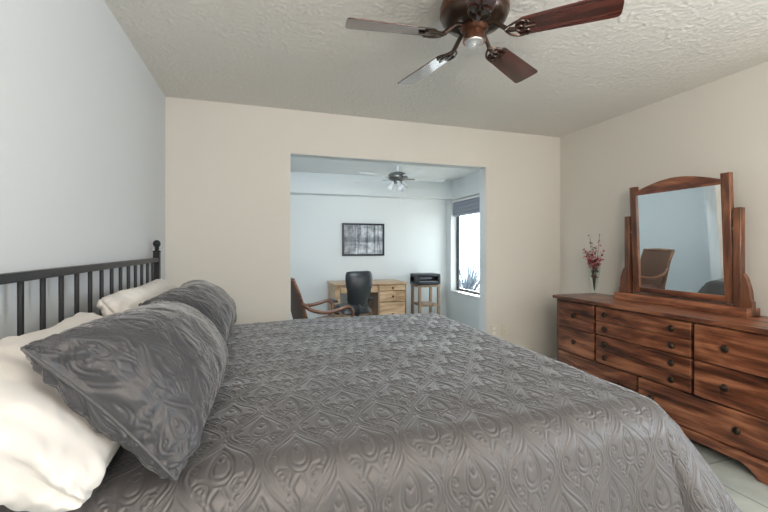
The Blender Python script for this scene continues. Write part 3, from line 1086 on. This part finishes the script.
def desk_drawer(x0, x1, z0, z1, kn):
    o = MB().box(x0, x1, -hy + 0.012, -hy + 0.05, z0, z1).build('drawer', M['oak'], dk, bevel=0.004)
    for xx in kn:
        MB().lathe([(0.008, -0.004), (0.007, 0.008), (0.015, 0.014), (0.016, 0.020), (0.0, 0.026)], 14, Matrix.Translation((xx, -hy + 0.012, (z0 + z1) / 2)) @ Matrix.Rotation(PI / 2, 4, 'X')).build('knob', M['knob'], o)


px0, px1 = hx - 0.435, hx - 0.035
xm = (px0 + px1) / 2
desk_drawer(px0, px1, 0.635, 0.712, [xm])
desk_drawer(px0, px1, 0.468, 0.625, [xm])
desk_drawer(px0, px1, 0.10, 0.458, [xm])
desk_drawer(-hx + 0.092, hx - 0.467, 0.615, 0.712, [-0.2])

# office chair (seen from behind)
oc = thing('office_chair', 'black leather swivel chair pushed up to the oak desk', 'chair', (1.135, 4.98, 0), R(8))


def pad(W_, H_, T_, nx=20, ny=24, taper=0.8, curve=0.05):
    vs_ = []
    fs_ = []
    for side in (1, -1):
        for j in range(ny + 1):
            v_ = j / ny
            for i in range(nx + 1):
                u_ = i / nx * 2 - 1
                vv = v_ * 2 - 1
                wid = W_ / 2 * (taper + (1 - taper) * min(1, v_ * 1.3))
                e = (1 - abs(u_) ** 5) ** 0.5 * (1 - abs(vv) ** 6) ** 0.5
                cr = 1 - 0.12 * abs(vv) ** 6
                vs_.append((u_ * wid * cr, side * T_ / 2 * e + curve * u_ * u_ - 0.05 * math.sin(v_ * PI), v_ * H_ - 0.02 * abs(u_) ** 4 * (1 if vv > 0 else -1)))
    n_ = (nx + 1) * (ny + 1)
    for j in range(ny):
        for i in range(nx):
            p0 = j * (nx + 1) + i
            fs_.append((p0, p0 + 1, p0 + nx + 2, p0 + nx + 1))
            fs_.append((n_ + p0, n_ + p0 + nx + 1, n_ + p0 + nx + 2, n_ + p0 + 1))
    return vs_, fs_


vs_, fs_ = pad(0.37, 0.44, 0.07, taper=0.74)
m4 = Matrix.Translation((0, -0.22, 0.555)) @ Matrix.Rotation(R(8), 4, 'X')
bk_ = MB().add(vs_, fs_, m4).build('backrest', M['black_leather'], oc, ang=70)
vs_, fs_ = pad(0.44, 0.47, 0.09, taper=0.95, curve=0.0)
m4 = Matrix.Translation((0, -0.20, 0.46)) @ Matrix.Rotation(R(-90), 4, 'X')
MB().add(vs_, fs_, m4).build('seat', M['black_leather'], oc, ang=70)
MB().tube([(0, 0, 0.10), (0, 0, 0.30)], 0.028, 14).tube([(0, 0, 0.28), (0, 0, 0.43)], 0.018, 14).build('gas_column', M['chrome'], oc)
MB().tube(catmull([(0, -0.02, 0.42), (0, -0.2, 0.43), (0, -0.25, 0.50), (0, -0.23, 0.62)], 5), 0.018, 8).build('back_bracket', M['black_plastic'], oc)
for s in (-1, 1):
    MB().tube(catmull([(s * 0.18, 0.0, 0.43), (s * 0.235, 0.0, 0.45), (s * 0.25, 0.01, 0.53), (s * 0.25, 0.02, 0.595)], 5), 0.013, 8).build('arm_support', M['black_plastic'], oc)
    MB().box(s * 0.25 - 0.028, s * 0.25 + 0.028, -0.10, 0.15, 0.59, 0.62).build('armrest', M['black_plastic'], oc, bevel=0.012, seg=3)
for k in range(5):
    a_ = k * 2 * PI / 5 + 0.3
    e = Vector((math.cos(a_), math.sin(a_), 0))
    lg = MB().tube([e * 0.02 + Vector((0, 0, 0.11)), e * 0.15 + Vector((0, 0, 0.10)), e * 0.29 + Vector((0, 0, 0.075))], [0.024, 0.02, 0.015], 8).build('leg', M['black_plastic'], oc)
    MB().lathe([(0.0, -0.018), (0.024, -0.018), (0.029, -0.01), (0.029, 0.01), (0.024, 0.018), (0, 0.018)], 14, Matrix.Translation(e * 0.29 + Vector((0, 0, 0.03))) @ Matrix.Rotation(a_, 4, 'Z') @ Matrix.Rotation(PI / 2, 4, 'X')).build('caster', M['black_plastic'], lg)

# stand with the printer
sd_ = thing('side_stand', 'narrow brown wooden stand in office corner under a printer', 'stand', (2.585, 5.93, 0))
MB().box(-0.19, 0.19, -0.18, 0.18, 0.645, 0.675).build('stand_top', M['oak_dark'], sd_, bevel=0.003)
for sx_ in (-1, 1):
    for sy_ in (-1, 1):
        MB().box(sx_ * 0.165 - 0.02, sx_ * 0.165 + 0.02, sy_ * 0.155 - 0.02, sy_ * 0.155 + 0.02, 0, 0.647).build('leg', M['oak_dark'], sd_, bevel=0.003)
MB().box(-0.15, 0.15, -0.175, 0.175, 0.335, 0.37).build('shelf', M['oak_dark'], sd_, bevel=0.003)
pr = thing('printer', 'black desktop printer sitting on the narrow wooden stand', 'printer', (2.585, 5.93, 0.675))
MB().box(-0.205, 0.205, -0.15, 0.17, 0.008, 0.045).box(-0.205, 0.205, -0.03, 0.17, 0.04, 0.135).box(-0.205, -0.165, -0.15, 0.17, 0.04, 0.15).box(0.165, 0.205, -0.15, 0.17, 0.04, 0.15).build('body', M['black_plastic'], pr, bevel=0.006)
MB().box(-0.205, 0.205, -0.15, 0.17, 0.135, 0.178).build('lid', M['black_plastic'], pr, bevel=0.01, seg=3)
MB().box(-0.16, 0.16, -0.14, -0.02, 0.048, 0.060).build('paper_tray', M['grey_plastic'], pr, bevel=0.003)
MB().box(-0.12, 0.10, -0.036, -0.028, 0.085, 0.12).build('control_panel', M['grey_plastic'], pr, bevel=0.002)
for sx_ in (-1, 1):
    MB().box(sx_ * 0.16 - 0.02, sx_ * 0.16 + 0.02, -0.12, 0.14, 0.0, 0.01).build('foot', M['black_plastic'], pr)

# picture
pc = thing('framed_picture', 'black framed monochrome picture of trees by water above the desk', 'picture', (1.612, YO - 0.001, 1.412))
mb = MB()
a0, b0 = 0.358, 0.267
fw = 0.03
mb.box(-a0, a0, -0.028, -0.002, b0 - fw, b0).box(-a0, a0, -0.028, -0.002, -b0, -b0 + fw).box(-a0, -a0 + fw, -0.028, -0.002, -b0 + fw, b0 - fw).box(a0 - fw, a0, -0.028, -0.002, -b0 + fw, b0 - fw)
mb.build('frame', M['black_plastic'], pc, bevel=0.003)
MB().box(-a0 + fw - 0.004, a0 - fw + 0.004, -0.014, -0.004, -b0 + fw - 0.004, b0 - fw + 0.004).build('print', M['print'], pc, smooth=False)

# office ceiling fan
of = thing('ceiling_fan', 'small white ceiling fan with light shades on office ceiling', 'ceiling fan', (1.75, 4.93, ZO))
MB().lathe([(0.0, 0.0), (0.065, 0.0), (0.06, -0.03), (0.03, -0.05), (0.013, -0.055), (0.013, -0.14), (0.0, -0.14)], 24).build('down_rod', M['fan_white'], of)
MB().lathe([(0.0, -0.13), (0.05, -0.135), (0.115, -0.16), (0.13, -0.185), (0.13, -0.215), (0.11, -0.24), (0.06, -0.255), (0.0, -0.258)], 32).build('motor_housing', M['fan_pewter'], of)
MB().lathe([(0.0, -0.25), (0.055, -0.252), (0.055, -0.29), (0.0, -0.295)], 24).build('light_fitter', M['fan_pewter'], of)
for a_ in (9, 81, 153, 225, 297):
    fan_blade(of, R(a_ - 17.5), 0.18, 0.65, 0.10, 0.125, -0.225, 0.006, R(-12), M['fan_white'], M['fan_pewter'], 0.10, -0.22, False)
for k in range(3):
    a_ = 2 * PI * k / 3 + 0.4
    m4 = Matrix.Rotation(a_, 4, 'Z') @ Matrix.Translation((0.06, 0, -0.275)) @ Matrix.Rotation(R(-38), 4, 'Y')
    MB().lathe([(0.018, 0.0), (0.022, -0.015), (0.034, -0.045), (0.045, -0.08), (0.052, -0.10), (0.049, -0.10), (0.041, -0.08), (0.03, -0.045), (0.018, -0.012), (0.0, -0.008)], 20, m4).build('lamp_shade', M['frost'], of)
MB().tube([(0.02, -0.02, -0.29), (0.02, -0.02, -0.56)], 0.004, 5).lathe([(0, -0.60), (0.008, -0.59), (0.008, -0.57), (0.0, -0.555)], 10, Matrix.Translation((0.02, -0.02, 0))).build('pull_chain', M['fan_white'], of)

# rattan armchair
ra = thing('rattan_armchair', 'brown woven rattan armchair just inside the office opening', 'armchair', (0.58, 4.38, 0), R(12))


def sheet(rows, thick, name, m_, nseg=14):
    """rows: list of (x, z, half width) -> a curved thick panel across local y"""
    vs_ = []
    n_ = nseg + 1
    for sd in (0, 1):
        for i, (x, z, hwid) in enumerate(rows):
            i0, i1 = max(0, i - 1), min(len(rows) - 1, i + 1)
            tx, tz = rows[i1][0] - rows[i0][0], rows[i1][1] - rows[i0][1]
            l_ = math.hypot(tx, tz)
            nx_, nz_ = tz / l_, -tx / l_
            for k in range(n_):
                u_ = k / nseg * 2 - 1
                dish = 0.02 * (1 - u_ * u_)
                off = thick * (0.5 - sd) - dish
                vs_.append((x + nx_ * off, u_ * hwid, z + nz_ * off))
    fs_ = []
    nr = len(rows)
    B = nr * n_
    for i in range(nr - 1):
        for k in range(nseg):
            p0 = i * n_ + k
            fs_.append((p0, p0 + 1, p0 + n_ + 1, p0 + n_))
            fs_.append((B + p0, B + p0 + n_, B + p0 + n_ + 1, B + p0 + 1))
    for k in range(nseg):
        fs_.append((k, B + k, B + k + 1, k + 1))
        t0 = (nr - 1) * n_ + k
        fs_.append((t0, t0 + 1, B + t0 + 1, B + t0))
    for i in range(nr - 1):
        p0 = i * n_
        fs_.append((p0, p0 + n_, B + p0 + n_, B + p0))
        p0 = i * n_ + nseg
        fs_.append((p0, B + p0, B + p0 + n_, p0 + n_))
    return MB().add(vs_, fs_).build(name, m_, ra, ang=50)


bp_ = catmull([(-0.15, 0.42, 0), (-0.20, 0.60, 0), (-0.26, 0.80, 0), (-0.33, 0.955, 0)], 6)
rows = [(p.x, p.y, 0.225 + 0.03 * (p.y - 0.42) / 0.535) for p in bp_]
sheet(rows, 0.03, 'backrest', M['wicker'])
sheet([(0.28, 0.43, 0.27), (0.26, 0.445, 0.27), (0.1, 0.43, 0.26), (-0.05, 0.415, 0.255), (-0.17, 0.41, 0.25)][::-1], 0.045, 'seat', M['wicker'])
for s in (-1, 1):
    rail = [(p.x - 0.003, s * (0.237 + 0.03 * (p.y - 0.42) / 0.535), p.y) for p in bp_]
    MB().tube([(-0.10, s * 0.265, 0.30)] + rail, 0.019, 8).build('back_rail', M['rattan'], ra)
    arm = catmull([(-0.225, s * 0.262, 0.70), (-0.14, s * 0.275, 0.635), (0.0, s * 0.288, 0.60), (0.14, s * 0.295, 0.615), (0.25, s * 0.295, 0.64), (0.315, s * 0.29, 0.60), (0.315, s * 0.285, 0.53), (0.27, s * 0.28, 0.46)], 6)
    MB().tube(arm, 0.021, 10).build('arm', M['rattan'], ra)
    MB().tube(catmull([(0.27, s * 0.285, 0.46), (0.265, s * 0.285, 0.25), (0.29, s * 0.285, 0.0)], 5), 0.019, 8).build('leg', M['rattan'], ra)
    MB().tube(catmull([(-0.11, s * 0.265, 0.45), (-0.15, s * 0.265, 0.25), (-0.22, s * 0.265, 0.0)], 5), 0.019, 8).build('leg', M['rattan'], ra)
    MB().tube([(0.265, s * 0.285, 0.38), (-0.12, s * 0.265, 0.38)], 0.015, 8).build('side_rail', M['rattan'], ra)
MB().tube([(0.275, -0.29, 0.40), (0.275, 0.29, 0.40)], 0.017, 8).build('front_rail', M['rattan'], ra)
MB().tube([(-0.333, -0.272, 0.955), (-0.337, 0, 0.965), (-0.333, 0.272, 0.955)], 0.02, 8).build('top_rail', M['rattan'], ra)


# wall plates on the back wall
def plate(x, label, name, kind):
    o = thing(name, label, 'outlet', (x, YB - 0.001, 0.425), 0, 'ivory wall plates right of the opening')
    MB().box(-0.036, 0.036, -0.007, 0.0, -0.058, 0.058).build('cover_plate', M['plate'], o, bevel=0.003)
    if kind == 0:
        for zz in (-0.024, 0.024):
            MB().box(-0.016, 0.016, -0.010, -0.005, zz - 0.015, zz + 0.015).build('socket', M['white_trim'], o, bevel=0.004)
    else:
        MB().lathe([(0.0, 0.012), (0.006, 0.012), (0.008, 0.0)], 12, Matrix.Translation((0, -0.006, 0)) @ Matrix.Rotation(PI / 2, 4, 'X')).build('jack', M['white_trim'], o)


plate(2.29, 'ivory power outlet on back wall, nearer the office opening', 'wall_outlet', 0)
plate(2.42, 'ivory cable jack plate on back wall, farther from the office opening', 'wall_jack', 1)
